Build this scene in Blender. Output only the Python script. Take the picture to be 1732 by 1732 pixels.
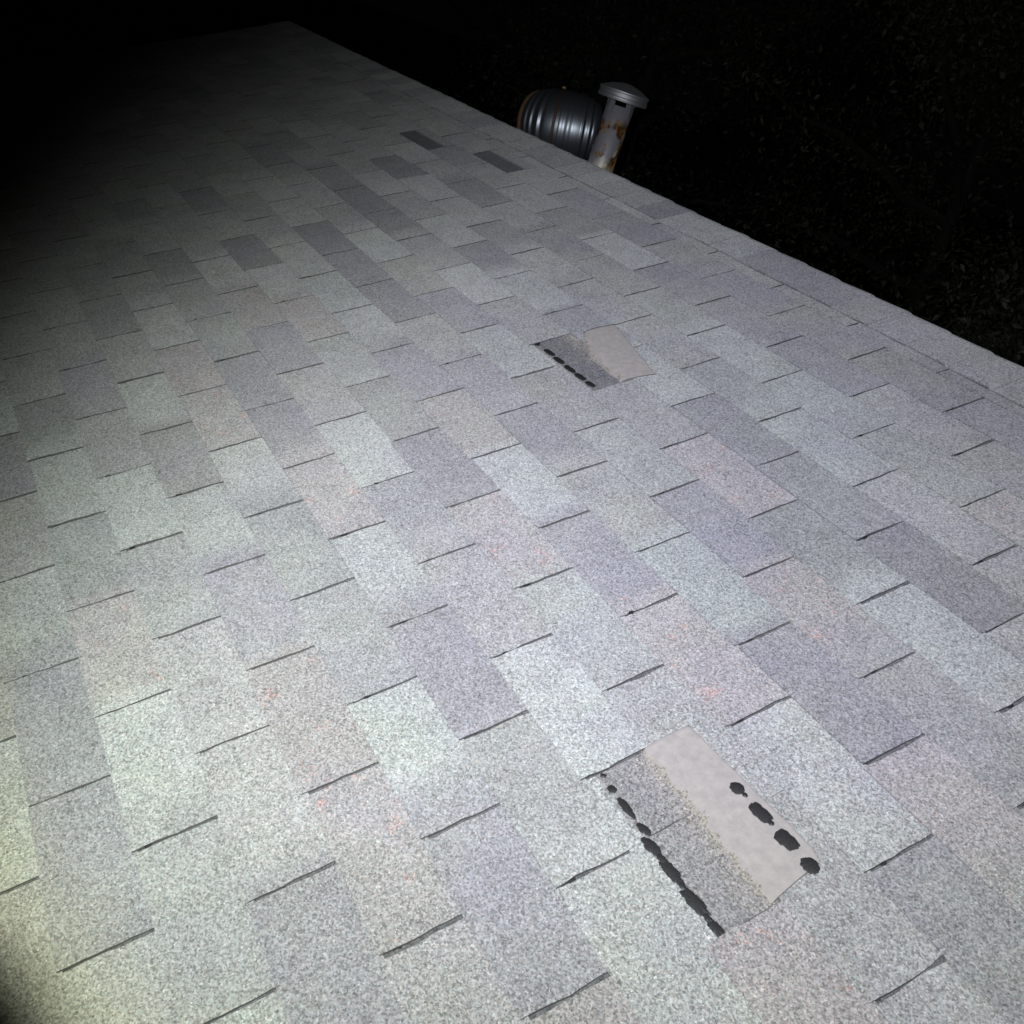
import bpy, bmesh, math, random
from math import sin, cos, pi, radians, sqrt, floor, exp
from mathutils import Vector, Matrix, noise
random.seed(7)
for o in list(bpy.data.objects): bpy.data.objects.remove(o)
scene = bpy.context.scene
COL = scene.collection

# ---------------------------------------------------------------- roof frame
# u: along the ridge (tab widths), v: up the slope (courses), n: out of the slope
TW, EX = 0.3048, 0.127
PITCH = radians(23)
Z0 = 3.7
RW = Matrix(((1, 0, 0), (0, cos(PITCH), -sin(PITCH)), (0, sin(PITCH), cos(PITCH))))
MROOF = Matrix.Translation((0, 0, Z0)) @ RW.to_4x4()
V_RIDGE = 13.47
RIDGE = MROOF @ Vector((0, V_RIDGE * EX, 0))
U_FAR, U_NEAR, V_EAVE = -17.9, 11.0, -22

# ---------------------------------------------------------------- camera
cam = bpy.data.cameras.new('camera'); camo = bpy.data.objects.new('camera', cam); COL.objects.link(camo)
R = Matrix(((0.47656793, 0.87750007, -0.05363423), (0.50631753, -0.32383023, -0.79923498), (-0.71869714, 0.35373381, -0.59862077)))
CPOS = MROOF @ Vector((1.60235, -0.368148, 1.240093))
Rb = Matrix((R[0], [-a for a in R[1]], [-a for a in R[2]]))
RC = RW @ Rb.transposed()
RC = RC.to_quaternion().to_matrix()
camo.matrix_world = Matrix.Translation(CPOS) @ RC.to_4x4()
cam.sensor_width = 36; cam.sensor_fit = 'HORIZONTAL'; cam.lens = 1666.77 / 1732 * 36
cam.clip_start = 0.05; cam.clip_end = 2000
scene.camera = camo

# ---------------------------------------------------------------- night sky
w = bpy.data.worlds.new('World'); scene.world = w; w.use_nodes = True
nt = w.node_tree; bg = nt.nodes['Background']
sky = nt.nodes.new('ShaderNodeTexSky'); sky.sky_type = 'NISHITA'; sky.sun_disc = False
sky.sun_elevation = radians(-8); sky.sun_rotation = radians(200)
glow = nt.nodes.new('ShaderNodeMix'); glow.data_type = 'RGBA'; glow.blend_type = 'ADD'; glow.inputs[0].default_value = 1
nt.links.new(sky.outputs[0], glow.inputs[6]); glow.inputs[7].default_value = (0.018, 0.012, 0.018, 1)     # faint purplish night glow
nt.links.new(glow.outputs[2], bg.inputs[0]); bg.inputs[1].default_value = 0.05

# ---------------------------------------------------------------- phone torch (the only light): beam falloff and a finger's shadow shaped in its nodes
ld = bpy.data.lights.new('phone_flash', 'SPOT'); lo = bpy.data.objects.new('phone_flash', ld); COL.objects.link(lo)
ld.energy = 560; ld.shadow_soft_size = 0.004; ld.spot_size = radians(150); ld.spot_blend = 0.2
lo.matrix_world = Matrix.Translation(CPOS + RC @ Vector((-0.045, 0.03, 0.0))) @ RC.to_4x4()
ld.use_nodes = True
nt = ld.node_tree; em = nt.nodes['Emission']
def nmath(nt, op, a, b=None, c=None, clamp=False):
    n = nt.nodes.new('ShaderNodeMath'); n.operation = op; n.use_clamp = clamp
    for i, x in enumerate((a, b, c)):
        if x is None: continue
        if isinstance(x, (int, float)): n.inputs[i].default_value = x
        else: nt.links.new(x, n.inputs[i])
    return n.outputs[0]
tc = nt.nodes.new('ShaderNodeTexCoord'); sp = nt.nodes.new('ShaderNodeSeparateXYZ'); nt.links.new(tc.outputs['Normal'], sp.inputs[0])
az = nmath(nt, 'ABSOLUTE', sp.outputs[2]); az = nmath(nt, 'MAXIMUM', az, 0.05)
bx = nmath(nt, 'DIVIDE', sp.outputs[0], az); by = nmath(nt, 'DIVIDE', sp.outputs[1], az)   # beam-plane coordinates (right, up)
def dist(cx, cy, sx=1, sy=1):
    dx = nmath(nt, 'MULTIPLY', nmath(nt, 'SUBTRACT', bx, cx), sx); dy = nmath(nt, 'MULTIPLY', nmath(nt, 'SUBTRACT', by, cy), sy)
    return nmath(nt, 'SQRT', nmath(nt, 'ADD', nmath(nt, 'MULTIPLY', dx, dx), nmath(nt, 'MULTIPLY', dy, dy)))
core = nmath(nt, 'POWER', 2.718, nmath(nt, 'MULTIPLY', dist(-0.44, 0.17, 0.5, 1), -1.733))
def smooth(v, lo_, hi_):
    n = nt.nodes.new('ShaderNodeMapRange'); n.interpolation_type = 'SMOOTHERSTEP'
    n.inputs[1].default_value = lo_; n.inputs[2].default_value = hi_; nt.links.new(v, n.inputs[0]); return n.outputs[0]
diag = nmath(nt, 'SUBTRACT', nmath(nt, 'MULTIPLY', bx, 0.79), nmath(nt, 'MULTIPLY', by, 0.61))   # finger's shadow masked into the beam's upper left
m1 = smooth(diag, -0.655, -0.015)
m2 = smooth(dist(-0.60, -0.61), 0.115, 0.26)                                                      # and the finger's shadow at its lower left corner
inten = nmath(nt, 'MULTIPLY', nmath(nt, 'MULTIPLY', core, m1), m2)
rampn = nt.nodes.new('ShaderNodeValToRGB'); cr = rampn.color_ramp
for e in list(cr.elements)[1:]: cr.elements.remove(e)
cr.elements[0].position = 0; cr.elements[0].color = (0.89, 0.905, 1.0, 1)
for p_, c_ in ((0.35, (0.94, 0.95, 1.0, 1)), (0.62, (0.97, 1.0, 0.95, 1)), (0.82, (0.94, 1.0, 0.89, 1)), (0.95, (0.97, 1.0, 0.70, 1))):
    e = cr.elements.new(p_); e.color = c_
nt.links.new(dist(0.33, 0.05), rampn.inputs[0])
nt.links.new(rampn.outputs[0], em.inputs[0]); nt.links.new(inten, em.inputs[1])

scene.view_settings.view_transform = 'Standard'; scene.view_settings.look = 'None'
scene.cycles.pixel_filter_type = 'BLACKMAN_HARRIS'; scene.cycles.filter_width = 1.6
scene.view_settings.exposure = 0; scene.view_settings.gamma = 1

# ================================================================ helpers
def link(o, parent=None):
    COL.objects.link(o)
    if parent: o.parent = parent
    return o
def mesh_obj(name, verts, faces, mats, parent=None, mw=None, fmat=None, smooth_=False):
    me = bpy.data.meshes.new(name); me.from_pydata([tuple(v) for v in verts], [], faces)
    for m in (mats if isinstance(mats, (list, tuple)) else [mats]): me.materials.append(m)
    if fmat: me.polygons.foreach_set('material_index', fmat)
    if smooth_: me.polygons.foreach_set('use_smooth', [True] * len(me.polygons))
    o = bpy.data.objects.new(name, me); link(o, parent)
    if mw is not None:
        o.matrix_parent_inverse = Matrix.Identity(4)
        o.matrix_local = (parent.matrix_basis.inverted() @ mw) if parent else mw
    return o
def empty(name, loc, label=None, cat=None, group=None):
    o = bpy.data.objects.new(name, None); o.location = loc; link(o)
    if label: o['label'] = label
    if cat: o['category'] = cat
    if group: o['group'] = group
    return o
def mat(name):
    m = bpy.data.materials.new(name); m.use_nodes = True
    return m, m.node_tree, m.node_tree.nodes['Principled BSDF']
def simple(name, col, rough=0.6, metal=0.0, nscale=0, namt=0.3, spec=0.5):
    m, nt, b = mat(name); b.inputs['Roughness'].default_value = rough; b.inputs['Metallic'].default_value = metal
    b.inputs['Specular IOR Level'].default_value = spec
    b.inputs['Base Color'].default_value = (*col, 1)
    if nscale:
        t = nt.nodes.new('ShaderNodeTexCoord'); n = nt.nodes.new('ShaderNodeTexNoise'); n.inputs['Scale'].default_value = nscale; n.inputs['Detail'].default_value = 4
        nt.links.new(t.outputs['Object'], n.inputs[0])
        mx = nt.nodes.new('ShaderNodeMix'); mx.data_type = 'RGBA'
        mx.inputs[6].default_value = (*[c * (1 - namt) for c in col], 1); mx.inputs[7].default_value = (*[min(1, c * (1 + namt)) for c in col], 1)
        nt.links.new(n.outputs[0], mx.inputs[0]); nt.links.new(mx.outputs[2], b.inputs['Base Color'])
    return m

# ---- granule-covered asphalt: base colour per vertex, coloured mineral grains on top
def granule_mat(name, attr=True, col=(0.2, 0.2, 0.2), contrast=1.0, warm=0.0):
    m, nt, b = mat(name); L = nt.links
    b.inputs['Roughness'].default_value = 0.85; b.inputs['Specular IOR Level'].default_value = 0.25; b.inputs['Diffuse Roughness'].default_value = 1.0
    t = nt.nodes.new('ShaderNodeTexCoord')
    def vor(s):
        n = nt.nodes.new('ShaderNodeTexVoronoi'); n.inputs['Scale'].default_value = s; L.new(t.outputs['Object'], n.inputs['Vector']); return n
    def noi(s, d=2):
        n = nt.nodes.new('ShaderNodeTexNoise'); n.inputs['Scale'].default_value = s; n.inputs['Detail'].default_value = d; L.new(t.outputs['Object'], n.inputs['Vector']); return n
    v1, v2 = vor(420), vor(190)
    s1 = nt.nodes.new('ShaderNodeSeparateColor'); L.new(v1.outputs['Color'], s1.inputs[0])
    s2 = nt.nodes.new('ShaderNodeSeparateColor'); L.new(v2.outputs['Color'], s2.inputs[0])
    n1 = noi(230, 3)
    g = nmath(nt, 'ADD', nmath(nt, 'MULTIPLY', nmath(nt, 'SUBTRACT', s1.outputs[0], 0.5), 1.15 * contrast), nmath(nt, 'MULTIPLY', nmath(nt, 'SUBTRACT', s2.outputs[0], 0.5), 0.30 * contrast))
    g = nmath(nt, 'ADD', g, nmath(nt, 'MULTIPLY', nmath(nt, 'SUBTRACT', n1.outputs[0], 0.5), 1.5 * contrast))
    big = noi(2.2, 4); mid = noi(14, 4)
    g = nmath(nt, 'ADD', g, nmath(nt, 'MULTIPLY', nmath(nt, 'SUBTRACT', big.outputs[0], 0.5), 0.35))
    g = nmath(nt, 'ADD', g, nmath(nt, 'MULTIPLY', nmath(nt, 'SUBTRACT', mid.outputs[0], 0.5), 0.30))
    spark = smooth_n(nt, s1.outputs[2], 0.86, 0.97)                      # glint painted into the colour of scattered grains
    g = nmath(nt, 'ADD', g, nmath(nt, 'MULTIPLY', spark, 0.55 * contrast))
    g = nmath(nt, 'MAXIMUM', nmath(nt, 'ADD', g, 0.97), 0.28)
    if attr:
        a = nt.nodes.new('ShaderNodeAttribute'); a.attribute_name = 'blend'; base = a.outputs['Color']; alpha = a.outputs['Alpha']
    else:
        a = nt.nodes.new('ShaderNodeRGB'); a.outputs[0].default_value = (*col, 1); base = a.outputs[0]; alpha = None
    # grains differ in hue a little
    hue = nt.nodes.new('ShaderNodeMix'); hue.data_type = 'RGBA'; hue.blend_type = 'MULTIPLY'; hue.inputs[0].default_value = 0.35
    rp = nt.nodes.new('ShaderNodeValToRGB'); c = rp.color_ramp; c.interpolation = 'CONSTANT'
    c.elements[0].color = (0.80, 0.92, 1.0, 1); c.elements[1].color = (1.0, 0.86, 0.80, 1); c.elements[1].position = 0.8
    e = c.elements.new(0.3); e.color = (0.9, 1.0, 0.93, 1); e = c.elements.new(0.55); e.color = (0.98, 0.93, 1.0, 1)
    L.new(s1.outputs[1], rp.inputs[0]); L.new(base, hue.inputs[6]); L.new(rp.outputs[0], hue.inputs[7])
    out = hue.outputs[2]
    tn = noi(5.5, 3); tr_ = nt.nodes.new('ShaderNodeValToRGB')          # slow drift of tone over the blend
    tr_.color_ramp.elements[0].position = 0.32; tr_.color_ramp.elements[0].color = (0.965, 0.96, 1.015, 1)
    tr_.color_ramp.elements[1].position = 0.68; tr_.color_ramp.elements[1].color = (1.015, 1.03, 1.0, 1)
    L.new(tn.outputs[0], tr_.inputs[0])
    tm = nt.nodes.new('ShaderNodeMix'); tm.data_type = 'RGBA'; tm.blend_type = 'MULTIPLY'; tm.inputs[0].default_value = 1.0
    L.new(out, tm.inputs[6]); L.new(tr_.outputs[0], tm.inputs[7]); out = tm.outputs[2]
    if alpha is not None:      # red grains scattered in patches on the blended reddish tabs
        pn = noi(16, 3)
        thr = nmath(nt, 'MULTIPLY', nmath(nt, 'MULTIPLY', smooth_n(nt, pn.outputs[0], 0.56, 0.84), alpha), 1.0)
        sel = nmath(nt, 'LESS_THAN', s2.outputs[1], nmath(nt, 'MULTIPLY', thr, 0.75))
        rd = nt.nodes.new('ShaderNodeMix'); rd.data_type = 'RGBA'; L.new(nmath(nt, 'MULTIPLY', sel, 0.42), rd.inputs[0])
        L.new(out, rd.inputs[6]); rd.inputs[7].default_value = (0.42, 0.25, 0.225, 1); out = rd.outputs[2]
    mul = nt.nodes.new('ShaderNodeVectorMath'); mul.operation = 'SCALE'; L.new(out, mul.inputs[0]); L.new(g, mul.inputs[3])
    L.new(mul.outputs[0], b.inputs['Base Color'])
    bp = nt.nodes.new('ShaderNodeBump'); bp.inputs['Strength'].default_value = 0.5; bp.inputs['Distance'].default_value = 0.0012
    L.new(v1.outputs['Distance'], bp.inputs['Height']); L.new(bp.outputs[0], b.inputs['Normal'])
    return m
def smooth_n(nt, v, a, b):
    n = nt.nodes.new('ShaderNodeMapRange'); n.interpolation_type = 'SMOOTHSTEP'; n.inputs[1].default_value = a; n.inputs[2].default_value = b
    nt.links.new(v, n.inputs[0]); return n.outputs[0]

M_GRAN = granule_mat('shingle_granules', contrast=0.66)
M_EXPO = granule_mat('worn_granules', False, (0.135, 0.13, 0.135), 0.9)
M_EDGE = simple('asphalt_edge', (0.075, 0.073, 0.075), 0.85, nscale=200, namt=0.5)
M_BUTT = simple('butt_edge', (0.13, 0.128, 0.13), 0.9, nscale=260, namt=0.6)
M_SEAL = simple('asphalt_sealant', (0.030, 0.030, 0.032), 0.42, nscale=420, namt=0.7, spec=0.35)
M_UNDER = simple('dark_underlay', (0.03, 0.03, 0.032), 0.9, nscale=80, namt=0.4)
M_WALL = simple('painted_siding', (0.42, 0.40, 0.36), 0.6, nscale=3, namt=0.08)
M_TRIM = simple('white_trim', (0.7, 0.7, 0.68), 0.5, nscale=5, namt=0.05)

# ================================================================ the house
house = empty('house', (0, 0, 0), 'house with a grey three-tab asphalt shingle roof filling the photo', 'house')
_P = {'L': (0.345, 0.36, 0.355), 'M': (0.278, 0.28, 0.278), 'd': (0.215, 0.22, 0.222), 'P': (0.215, 0.205, 0.235), 'D': (0.150, 0.147, 0.168),
       'K': (0.095, 0.10, 0.11), 'R': (0.290, 0.262, 0.266), 'T': (0.292, 0.268, 0.256), 'N': (0.27, 0.265, 0.27)}
_mean = (0.275, 0.278, 0.285)
PAL = {k_: tuple(m_ + (x_ - m_) * (0.95 if k_ == 'K' else 0.48) for x_, m_ in zip(c_, _mean)) for k_, c_ in _P.items()}
TABS = {(0,-6):'D',(-1,-7):'d',(-2,-6):'d',(1,-6):'L',(2,-6):'D',(2,-5):'L',(3,-6):'L',(-1,-5):'L',(0,-4):'d',(1,-5):'R',(0,-5):'d',(-2,-5):'d',(-1,-4):'R',(0,-3):'P',(-1,-3):'R',(0,-2):'P',(-1,-2):'L',(-2,-2):'d',(-2,-1):'L',(-3,-3):'M',(-4,-2):'L',(-3,-2):'L',(-4,-1):'d',(5,-8):'L',(6,-7):'D',(7,-8):'L',(8,-7):'L',(9,-7):'D',(6,-6):'D',(4,-6):'D',(4,-5):'D',(5,-6):'L',(5,-5):'T',(7,-6):'L',(7,-5):'D',(9,-5):'P',(8,-5):'d',(11,-6):'P',(11,-5):'P',(10,-6):'L',(10,-4):'L',(12,-6):'M',(6,-4):'L',(5,-4):'P',(3,-5):'L',(7,-3):'P',(3,-3):'P',(3,-4):'L',(5,-3):'L',(4,-2):'P',(3,-2):'T',(4,-1):'P',(2,-1):'P',(1,-2):'L',(3,-1):'L',(2,0):'R',(0,-1):'R',(4,0):'M',(2,-4):'R',(10,-1):'P',(7,-1):'D',(10,-3):'P',(9,-1):'L',(11,0):'P',(8,0):'L',(8,1):'M',(9,-2):'L',(9,1):'T',(6,0):'R',(7,0):'d',(6,1):'d',(7,1):'D',(5,0):'P',(4,1):'L',(3,0):'P',(3,1):'R',(5,1):'R',(4,2):'P',(3,2):'L',(6,2):'L',(2,1):'L',(0,0):'L',(0,1):'P',(0,2):'M',(1,-1):'P',(-1,0):'d',(1,0):'M',(-2,1):'R',(-2,2):'R',(1,1):'L',(-1,1):'L',(-4,0):'R',(-5,0):'P',(-5,1):'P',(-4,1):'L',(-2,0):'P',(-5,-1):'L',(-6,1):'L',(-3,2):'P',(-1,2):'P',(0,3):'L',(-1,3):'R',(1,3):'R',(4,3):'R',(10,-9):'K',(11,-8):'K',(8,-8):'D',(6,-8):'D',(9,-9):'L',(7,-11):'L',(4,-8):'L',(10,-12):'L',(0,-9):'L',(1,-9):'L',(2,-8):'D',(3,-9):'L',(8,-13):'L'}
HOLES = {(1, 2), (6, -2)}          # tabs that are folded back
def shift(r): return 0.05 * r + (0.5 if r % 2 else 0.0)

class Grid:
    def __init__(s): s.v = []; s.f = []; s.m = []; s.c = []
    def quad_grid(s, fn, nu, nv, mi, cf):
        b = len(s.v)
        for j in range(nv + 1):
            for i in range(nu + 1):
                s.v.append(fn(i / nu, j / nv)); s.c.append(cf(i / nu, j / nv))
        for j in range(nv):
            for i in range(nu):
                a = b + j * (nu + 1) + i
                s.f.append((a, a + 1, a + nu + 2, a + nu + 1)); s.m.append(mi)
        return b
    def build(s, name, mats, parent, mw):
        o = mesh_obj(name, s.v, s.f, mats, parent, mw, s.m, False)
        a = o.data.color_attributes.new('blend', 'FLOAT_COLOR', 'POINT')
        a.data.foreach_set('color', [x for c in s.c for x in c])
        return o
def wav(u, v): return 0.0016 * noise.noise(Vector((u * 1.1, v * 0.7, 3.1))) + 0.004 * noise.noise(Vector((u * 0.25, v * 0.1, 9.0)))
def tabcol(r, k):
    rr = random.Random(r * 977 + k * 31 + 5)
    c = TABS.get((r, k))
    if c is None: c = rr.choice('MMMNNLMdPMN') 
    a = 0.0
    if c in 'RT': a = 1.0 if c == 'R' else 0.35
    kk = rr.uniform(0.94, 1.06); col = [x * kk * rr.uniform(0.99, 1.01) for x in PAL[c]]
    return (*col, a)
G = Grid()
def add_tab(G, r, k, u0, u1, v0=None, v1=None, base=0.0, mi=0):
    rr = random.Random(r * 131 + k * 17)
    v0 = (r + rr.uniform(-0.035, 0.025)) if v0 is None else v0; v1 = r + 1.06 if v1 is None else v1
    ca = tabcol(r, k); cb = tabcol(r, k + 1)
    gap = rr.uniform(0.0024, 0.0046) / TW
    gl = 0.0 if (r, k) == (2, 3) else gap; gr = 0.0 if (r, k) == (2, 2) else gap
    th = rr.uniform(0.0024, 0.0040)
    sk = rr.uniform(-0.012, 0.012)
    if rr.random() < 0.12: th += 0.0015
    bleed = 1.0 if rr.random() < 0.5 else 0.0      # colour drop that starts before the slot
    bw = rr.uniform(0.12, 0.45)
    def n_(t, v): return base + 0.0006 + th * (1 - t) + wav(0, 0) * 0
    def fn(s, t):
        u = u0 + gl + (u1 - u0 - gl - gr) * s + sk * t * 0.3; v = v0 + (v1 - v0) * t
        jit = 0.010 * noise.noise(Vector((u * 9, r * 5.3, 0))) if t == 0 else 0
        gv = 0.80 + 0.85 * noise.noise(Vector((v * 4.1, k * 2.7 + r * 1.9, 1.3))); gpl = gl * gv; gpr = gr * gv
        u = u0 + gpl + (u1 - u0 - gpl - gpr) * s + sk * t * 0.3
        ju = (0.003 * noise.noise(Vector((v * 9, k * 3.3 + r, 7))) + 0.003 * noise.noise(Vector((v * 31, k * 5.3 + r, 3)))) if s in (0, 1) else 0
        return (((u + ju) * TW), (v + jit) * EX, base + 0.0008 + th * max(0, 1 - t) + wav(u, v))
    def cf(s, t):
        f = 0
        if TABS.get((r, k)) == 'K' and t > 0.5: return (*PAL['d'], 0.0)
        if bleed and 'K' not in (TABS.get((r, k)), TABS.get((r, k + 1))) and s > 1 - bw: f = min(1, (s - (1 - bw)) / bw * 1.3)
        return tuple(ca[i] * (1 - f) + cb[i] * f for i in range(4))
    nu, nv = 16, 8
    b = G.quad_grid(fn, nu, nv, 0, cf)
    # skirt: butt edge and both slot edges
    def skirt(ids, sm=1):
        bb = len(G.v)
        for i in ids:
            x, y, z = G.v[i]; G.v.append((x, y, z - th - 0.0030)); G.c.append(tuple(q_ * 0.16 for q_ in G.c[i][:3]) + (0.0,))
        for a in range(len(ids) - 1):
            G.f.append((ids[a], bb + a, bb + a + 1, ids[a + 1])); G.m.append(sm)
    skirt([b + i for i in range(nu + 1)], 0)
    skirt([b + j * (nu + 1) for j in range(nv, -1, -1)])
    skirt([b + j * (nu + 1) + nu for j in range(nv + 1)])
R_TOP = 12
for r in range(V_EAVE, R_TOP + 1):
    sh = shift(r)
    for k in range(int(U_FAR) - 2, int(U_NEAR) + 1):
        u0, u1 = k + sh, k + 1 + sh
        if u1 <= U_FAR or u0 >= U_NEAR: continue
        if (r, k) in HOLES: continue
        add_tab(G, r, k, max(u0, U_FAR), min(u1, U_NEAR), None, min(r + 1.06, V_RIDGE))
    # sheet under the slots of this course
    def fnb(s, t):
        u = U_FAR + (U_NEAR - U_FAR) * s; v = r - 0.05 + 1.0 * t
        return (u * TW, v * EX, -0.0016 + wav(u, v))
    G.quad_grid(fnb, 90, 3, 0, lambda s, t: (0.105, 0.105, 0.112, 0))
    # a dab of asphalt showing low in most slots
    for k in range(int(U_FAR) - 1, int(U_NEAR) + 1):
        rr = random.Random(r * 7 + k * 911)
        u = k + sh
        if u <= U_FAR + .1 or rr.random() < 0.30: continue
        if (r, k) in HOLES or (r, k - 1) in HOLES or (r, k) == (2, 3): continue
        vc = r + rr.uniform(0.16, 0.26); du = rr.uniform(0.0024, 0.0042) / TW * rr.choice((0.45, 0.7, 1, 1.1)); dv = rr.uniform(0.006, 0.010) / EX
        b = len(G.v); N = 9
        G.v.append((u * TW, vc * EX, 0.0046 + wav(u, vc))); G.c.append((0, 0, 0, 0))
        for i in range(N):
            a = 2 * pi * i / N; q = rr.uniform(0.7, 1.15)
            G.v.append(((u + du * q * cos(a)) * TW, (vc + dv * q * sin(a)) * EX, 0.0036 + wav(u, vc))); G.c.append((0, 0, 0, 0))
        for i in range(N): G.f.append((b, b + 1 + i, b + 1 + (i + 1) % N)); G.m.append(2)
# shingle surface seen low in the two holes, below the worn strip
slope = G.build('front_slope', [M_GRAN, M_EDGE, M_SEAL, M_BUTT], house, MROOF)
slope['label'] = 'front roof slope of grey three-tab shingles with purple, pale and reddish tabs'

# ---- ridge cap
GC = Grid()
step = 0.45; k = 0; u = U_FAR
capcols = {}
while u < U_NEAR:
    rr = random.Random(k * 53 + 2)
    c = rr.choice('MMLPPNLd'); cl = [x for x in PAL[c]] + [0.0]
    um = u + step / 2
    if -2.2 < um < -0.9: cl = [*PAL['P'], 0]
    if -2.95 < um < -2.2: cl = [*PAL['L'], 0]
    if -3.9 < um < -3.3: cl = [*PAL['D'], 0]
    if -0.9 < um < 1: cl = [*PAL['N'], 0]
    if 1 <= um < 3: cl = [*PAL['M'], 0]
    th = rr.uniform(0.0016, 0.0036); dv = rr.uniform(-.05, .05); u_end = min(u + step + 0.04, U_NEAR)
    vb = 12.30 + dv * .4
    def prof(t, lift):            # across the ridge: front edge -> crest -> back edge
        half = (V_RIDGE - vb) * EX
        if t <= 0.5:
            s = t / 0.5; v = vb * EX + half * s; n = 0.0075 + lift
            # round the crest
            if s > 0.85: n -= 0.006 * ((s - 0.85) / 0.15) ** 2
            return RW @ Vector((0, v, n))
        s = (t - 0.5) / 0.5
        pk = RW @ Vector((0, V_RIDGE * EX, 0.0015 + lift))
        return pk + Vector((0, half * s * cos(PITCH), -half * s * sin(PITCH) + 0.005 * min(1, s * 6)))
    U0, UE = u, u_end
    def fn(s, t):
        uu = U0 + (UE - U0) * s
        lift = th * s * 1.3 + 0.0006
        p = prof(t, lift)
        return (uu * TW, p.y + 0.0012 * noise.noise(Vector((uu * 7, t * 4, 1))), p.z + wav(uu, 13) + 0.001 * noise.noise(Vector((uu * 3, t * 3, 5))))
    nu, nv = 6, 16
    b = GC.quad_grid(fn, nu, nv, 0, lambda s, t: tuple(cl))
    def skirt(ids, d, dk=0.62):
        bb = len(GC.v)
        for i in ids:
            x, y, z = GC.v[i]; GC.v.append((x + d[0], y + d[1], z + d[2])); GC.c.append(tuple(q_ * dk for q_ in GC.c[i][:3]) + (0.0,))
        for a in range(len(ids) - 1):
            GC.f.append((ids[a], bb + a, bb + a + 1, ids[a + 1])); GC.m.append(0)
    skirt([b + i for i in range(nu + 1)], (0, 0.003, -0.009), 0.22)
    skirt([b + nv * (nu + 1) + i for i in range(nu, -1, -1)], (0, -0.003, -0.009))
    skirt([b + j * (nu + 1) + nu for j in range(nv + 1)], (0, 0, -0.0045))
    u += step; k += 1
cap = GC.build('ridge_cap', [M_GRAN, M_BUTT], house, Matrix.Translation((0, 0, Z0)))
cap['label'] = 'row of overlapping cap shingles along the ridge'

# ---- back slope (same shingles, seen only from the side), gables, walls
GB = Grid()
MB = Matrix.Translation((0, 2 * RIDGE.y, Z0)) @ Matrix.Rotation(pi, 4, 'Z') @ RW.to_4x4()
for r in range(V_EAVE, 13):
    sh = shift(r)
    for k in range(-12, 19):
        u0, u1 = max(k + sh, -U_NEAR), min(k + 1 + sh, -U_FAR)
        if u1 - u0 < 0.03: continue
        c = tabcol(r + 40, k)
        vt = min(r + 1.02, V_RIDGE)
        GB.quad_grid(lambda s, t: ((u0 + 0.006 + (u1 - u0 - 0.012) * s) * TW, (r + (vt - r) * t) * EX, 0.0008 + 0.0035 * (1 - t)), 1, 1, 0, lambda s, t: c)
        b = len(GB.v) - 4
        x0, y0, z0 = GB.v[b]; x1, y1, z1 = GB.v[b + 1]
        GB.v += [(x0, y0, -0.002), (x1, y1, -0.002)]; GB.c += [(0, 0, 0, 0)] * 2
        GB.f.append((b, b + 4, b + 5, b + 1)); GB.m.append(1)
GB.quad_grid(lambda s, t: ((-U_NEAR + (U_NEAR - U_FAR) * s) * TW, (V_EAVE + (V_RIDGE - V_EAVE) * t) * EX, -0.0022), 1, 1, 1, lambda s, t: (0, 0, 0, 0))
GB.build('back_slope', [M_GRAN, M_EDGE], house, MB)

def box(v, f, x0, x1, y0, y1, z0, z1):
    b = len(v)
    v += [(x0, y0, z0), (x1, y0, z0), (x1, y1, z0), (x0, y1, z0), (x0, y0, z1), (x1, y0, z1), (x1, y1, z1), (x0, y1, z1)]
    f += [(b, b + 3, b + 2, b + 1), (b + 4, b + 5, b + 6, b + 7), (b, b + 1, b + 5, b + 4), (b + 1, b + 2, b + 6, b + 5), (b + 2, b + 3, b + 7, b + 6), (b + 3, b, b + 4, b + 7)]
eave = MROOF @ Vector((0, V_EAVE * EX, 0))
xa, xb = U_FAR * TW + 0.3, U_NEAR * TW - 0.3
ya, yb = eave.y + 0.45, 2 * RIDGE.y - eave.y - 0.45
tp = PITCH
def roofz(y): return RIDGE.z - abs(y - RIDGE.y) * math.tan(tp) - 0.06
v = [(xa, ya, 0), (xb, ya, 0), (xb, yb, 0), (xa, yb, 0), (xa, ya, roofz(ya)), (xb, ya, roofz(ya)), (xb, yb, roofz(yb)), (xa, yb, roofz(yb)), (xa, RIDGE.y, roofz(RIDGE.y)), (xb, RIDGE.y, roofz(RIDGE.y))]
f = [(0, 1, 5, 4), (2, 3, 7, 6), (1, 2, 6, 9, 5), (3, 0, 4, 8, 7)]
mesh_obj('wall', v, f, M_WALL, house)
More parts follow.
